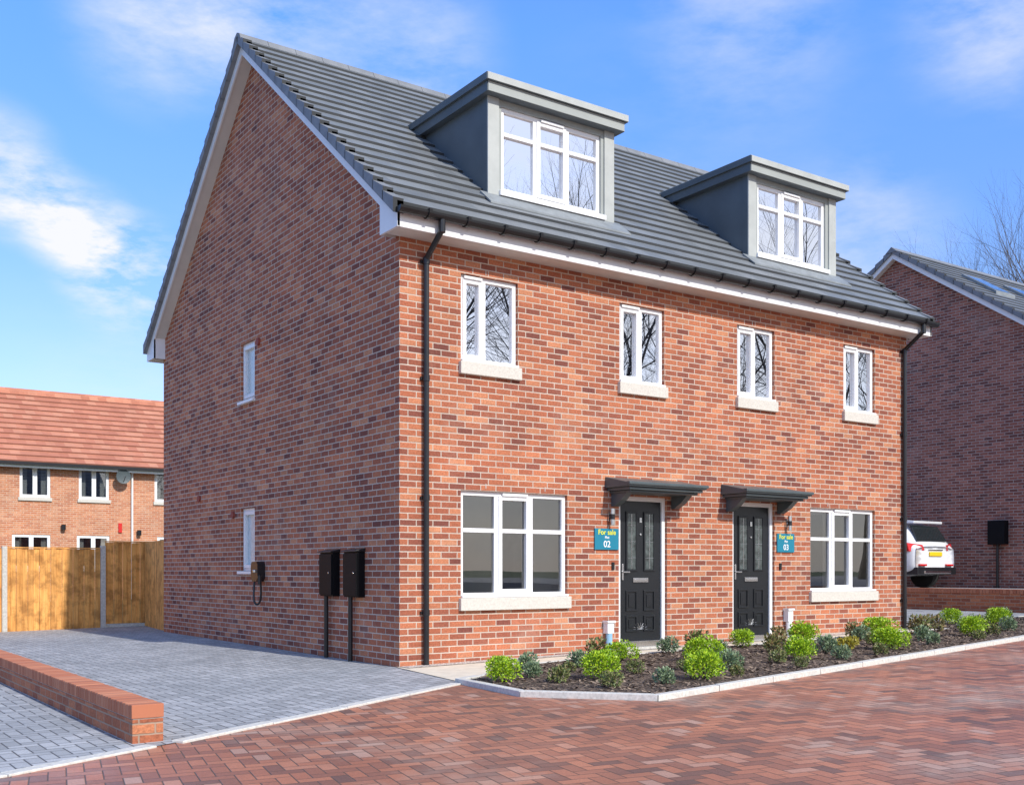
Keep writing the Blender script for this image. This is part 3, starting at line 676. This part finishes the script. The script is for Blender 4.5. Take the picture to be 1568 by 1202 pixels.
GM=[shrub_mesh('lavender_leaves',s,.15,.20,600,.026,greyg,.25,4) for s in (4,5)]
DM=[shrub_mesh('heather_leaves',s,.13,.18,420,.024,dkg,.2,4) for s in (6,7)]
RM=[shrub_mesh('photinia_leaves',s,.15,.24,260,.036,redg,.2,5) for s in (9,10)]
YM=[shrub_mesh('golden_leaves',8,.17,.16,420,.03,ylg,.3,4)]
def plant(name,me,x,y,s=1):
    o=bpy.data.objects.new(name,me); S.collection.objects.link(o); o.location=(x,y,G(x)+.035); o.rotation_euler=(0,0,random.uniform(0,6.28)); o.scale=(s*random.uniform(.93,1.07),s*random.uniform(.93,1.07),s)
for (x,y,s) in ((-.05,-2.25,.95),(.80,-2.70,1.05),(2.16,-1.40,.9),(2.83,-2.08,1.1),(1.54,-3.40,1.05),(4.6,-.98,.9),(3.84,-2.62,1.0),(5.76,-1.05,1.1),(7.4,-1.1,1.1),(5.7,-2.5,1.05),(8.4,-1.9,1.1),(10.9,-.85,1.1),(12.6,-1.0,1.1),(10.8,-.1,1.0),(13.4,-.2,1.1)):
    plant('box_shrub',random.choice(LM),x,y,s)
for (x,y,s) in ((.62,-1.72,1),(3.23,-1.05,1),(.98,-3.40,.75),(2.42,-2.9,1),(4.7,-2.3,1.05),(3.5,-1.7,.9),(7.2,-1.95,1),(6.6,-1.4,1),(9.3,-1.3,1.1),(1.35,-1.6,.9),(4.1,-3.0,.8),(9.9,-1.6,1),(11.7,-1.3,1.1),(12.0,-.3,1.1),(.35,-2.1,.8),(6.7,-2.45,.8)):
    plant('lavender_shrub',random.choice(GM),x,y,s)
for (x,y,s) in ((.31,-2.62,1),(.4,-3.3,.9),(6.2,-1.9,1),(1.4,-2.5,.8),(3.3,-2.75,.9),(2.0,-3.4,.7),(5.0,-2.9,.9),(8.9,-2.0,1),(10.2,-.9,1.2),(9.7,-.3,1.1),(11.4,-.5,1.2),(2.0,-2.6,.7),(3.1,-3.25,.7),(7.9,-2.35,.8),(1.0,-1.95,.7)):
    plant('heather_plant',random.choice(DM),x,y,s)
for (x,y,s) in ((2.04,-1.05,1.1),(3.75,-1.0,1.1),(5.07,-1.25,1.1),(8.3,-1.1,1.2),(4.3,-1.8,1.0),(12.8,-.6,1.2),(9.0,-1.0,1.1),(6.9,-1.0,1.0)):
    plant('photinia_shrub',random.choice(RM),x,y,s)
for (x,y,s) in ((5.35,-2.1,1),): plant('golden_plant',YM[0],x,y,s)
b=B(); cnt=0
while cnt<6500:
    x=random.uniform(-.4,13); y=random.uniform(-4,.3)
    if not inbed(x,y): continue
    cnt+=1; a=random.uniform(0,6.28); l=random.uniform(.012,.035); w=random.uniform(.006,.014); z=G(x)+.038+random.uniform(0,.012); t=random.uniform(-.012,.012)
    dx,dy=math.cos(a),math.sin(a)
    b.face([(x-dx*l-dy*w,y-dy*l+dx*w,z-t),(x-dx*l+dy*w,y-dy*l-dx*w,z),(x+dx*l+dy*w,y+dy*l-dx*w,z+t),(x+dx*l-dy*w,y+dy*l+dx*w,z+t+.004)],chips)
b.done('bark_chips')

# ------------------------------------------------------------ bare trees
def tree_mesh(seed,H):
    rnd=random.Random(seed); b=B()
    def br(p,d,L,r,dep):
        n=3; r0=r
        for k in range(n):
            d=(d+Vector((rnd.uniform(-.12,.12),rnd.uniform(-.12,.12),rnd.uniform(-.03,.1)))).normalized()
            q=p+d*(L/n); r1=r0*.82
            b.cyl(p,q,r0,bark,6 if dep<2 else 3,r1,caps=False)
            if dep<5 and (dep>0 or k>0):
                for _ in range(2 if dep<3 else 1):
                    ax=(Matrix.Rotation(rnd.uniform(0,6.28),3,d)@d.orthogonal().normalized())
                    nd=(d*math.cos(.65)+ax*math.sin(rnd.uniform(.45,.9))+Vector((0,0,.15))).normalized()
                    br(q,nd,L*rnd.uniform(.5,.72),r1*.55,dep+1)
            p=q; r0=r1
        if dep<5: br(p,d,L*.62,r0*.85,dep+1)
    br(Vector((0,0,-.3)),Vector((0,0,1)),H*.4,H*.013,0)
    o=b.done('tree'); me=o.data; bpy.data.objects.remove(o); return me
TM=[tree_mesh(11,17),tree_mesh(23,16)]
for i,(x,y,s) in enumerate(((15.5,-26,1.3),(21.5,-24,1.1),(26,-27,1.35),(32,-27,1.15),(37,-25,1.35),(44,-27,1.2),(50,-26,1.3))):
    o=bpy.data.objects.new('bare_tree',TM[i%2]); S.collection.objects.link(o); o.location=(x,y,-.1); o.rotation_euler=(0,0,i*1.3); o.scale=(s,s,s)
for (x,y,s) in ((40,15,1.15),(45,15,1.15)):
    o=bpy.data.objects.new('bare_tree',TM[0]); S.collection.objects.link(o); o.location=(x,y,.5); o.scale=(s,s,s); o.rotation_euler=(0,0,x)

# ------------------------------------------------------------ light, sky
az=R(6); el=R(37)
s=Vector((math.sin(az)*math.cos(el),-math.cos(az)*math.cos(el),math.sin(el)))
L=bpy.data.lights.new('sun','SUN'); L.energy=4.2; L.angle=R(.6); L.color=(1,.95,.87)
lo=bpy.data.objects.new('sun',L); S.collection.objects.link(lo); lo.rotation_euler=(-s).to_track_quat('-Z','Y').to_euler()
w=bpy.data.worlds.new('World'); S.world=w; w.use_nodes=True; nt=w.node_tree; bg=nt.nodes['Background']
STR=.15
sk=nt.nodes.new('ShaderNodeTexSky'); sk.sky_type='NISHITA'; sk.sun_disc=False; sk.sun_elevation=el; sk.sun_rotation=math.pi-az; sk.air_density=1.0; sk.dust_density=.8; sk.ozone_density=1.5
tc=nt.nodes.new('ShaderNodeTexCoord').outputs['Generated']
zz=sep(nt,tc)[2]
tint=ramp(nt,zz,[(0,(1.2,1.1,1.15)),(.15,(1.05,1.1,1.35)),(.3,(.90,1.2,1.8)),(.45,(.90,1.42,2.25)),(1,(1.2,1.4,1.5))])
skc=mix(nt,1.0,sk.outputs[0],tint,'MULTIPLY')
mp=nt.nodes.new('ShaderNodeMapping'); mp.inputs['Scale'].default_value=(2.2,2.2,6); mp.inputs['Rotation'].default_value=(0,.6,.3); nt.links.new(tc,mp.inputs[0])
n1=noise(nt,mp.outputs[0],2.6,9,.62)
def blob(d,r0,r1,amp):
    v=nt.nodes.new('ShaderNodeVectorMath'); v.operation='DISTANCE'; nt.links.new(tc,v.inputs[0]); v.inputs[1].default_value=Vector(d).normalized()
    m=nt.nodes.new('ShaderNodeMapRange'); m.interpolation_type='SMOOTHSTEP'; nt.links.new(v.outputs['Value'],m.inputs[0]); m.inputs[1].default_value=r0; m.inputs[2].default_value=r1; m.inputs[3].default_value=amp; m.inputs[4].default_value=0
    return m.outputs[0]
def dirpx(u,v):
    a=(u-784)/1649; z=(873-v)/1649; return (.821*a+.571,-.571*a+.821,z)
tot=None
for (d,r0,r1,a) in ((dirpx(-10,260),.01,.065,1.1),(dirpx(60,310),.01,.05,1.1),(dirpx(130,360),.01,.055,1.3),(dirpx(190,420),.01,.065,1.7),(dirpx(250,15),.01,.10,.75),(dirpx(380,40),.01,.07,.4),(dirpx(640,80),.01,.09,.5),(dirpx(480,10),.01,.08,.45),(dirpx(1150,0),.01,.12,.35),(dirpx(1540,10),.01,.10,.65),(dirpx(1320,380),.01,.10,.5),(dirpx(300,580),.02,.20,.2),(dirpx(1100,200),.02,.2,.10)):
    o=blob(d,r0,r1,a); tot=o if tot is None else M(nt,'ADD',tot,o)
m=nt.nodes.new('ShaderNodeMapRange'); nt.links.new(n1,m.inputs[0]); m.inputs[1].default_value=.38; m.inputs[2].default_value=.64
cov=M(nt,'MULTIPLY',tot,m.outputs[0])
haze=blob((.45,-1,.30),.55,1.15,.9)
cov=M(nt,'MAXIMUM',cov,M(nt,'MULTIPLY',haze,M(nt,'ADD',.75,M(nt,'MULTIPLY',m.outputs[0],.25))))
cov=M(nt,'MINIMUM',cov,1.0)
col=mix(nt,M(nt,'MULTIPLY',cov,.95),skc,(.98/STR,.98/STR,1.0/STR))
nt.links.new(col,bg.inputs[0]); bg.inputs[1].default_value=STR

c=bpy.data.cameras.new('camera'); c.sensor_width=36; c.lens=1649/1568*36; c.shift_y=272.3/1568; c.clip_end=3000
co=bpy.data.objects.new('camera',c); S.collection.objects.link(co); co.location=(-6.06,-11.0,1.13); co.rotation_euler=(R(90),0,-math.atan2(.571,.821)); S.camera=co
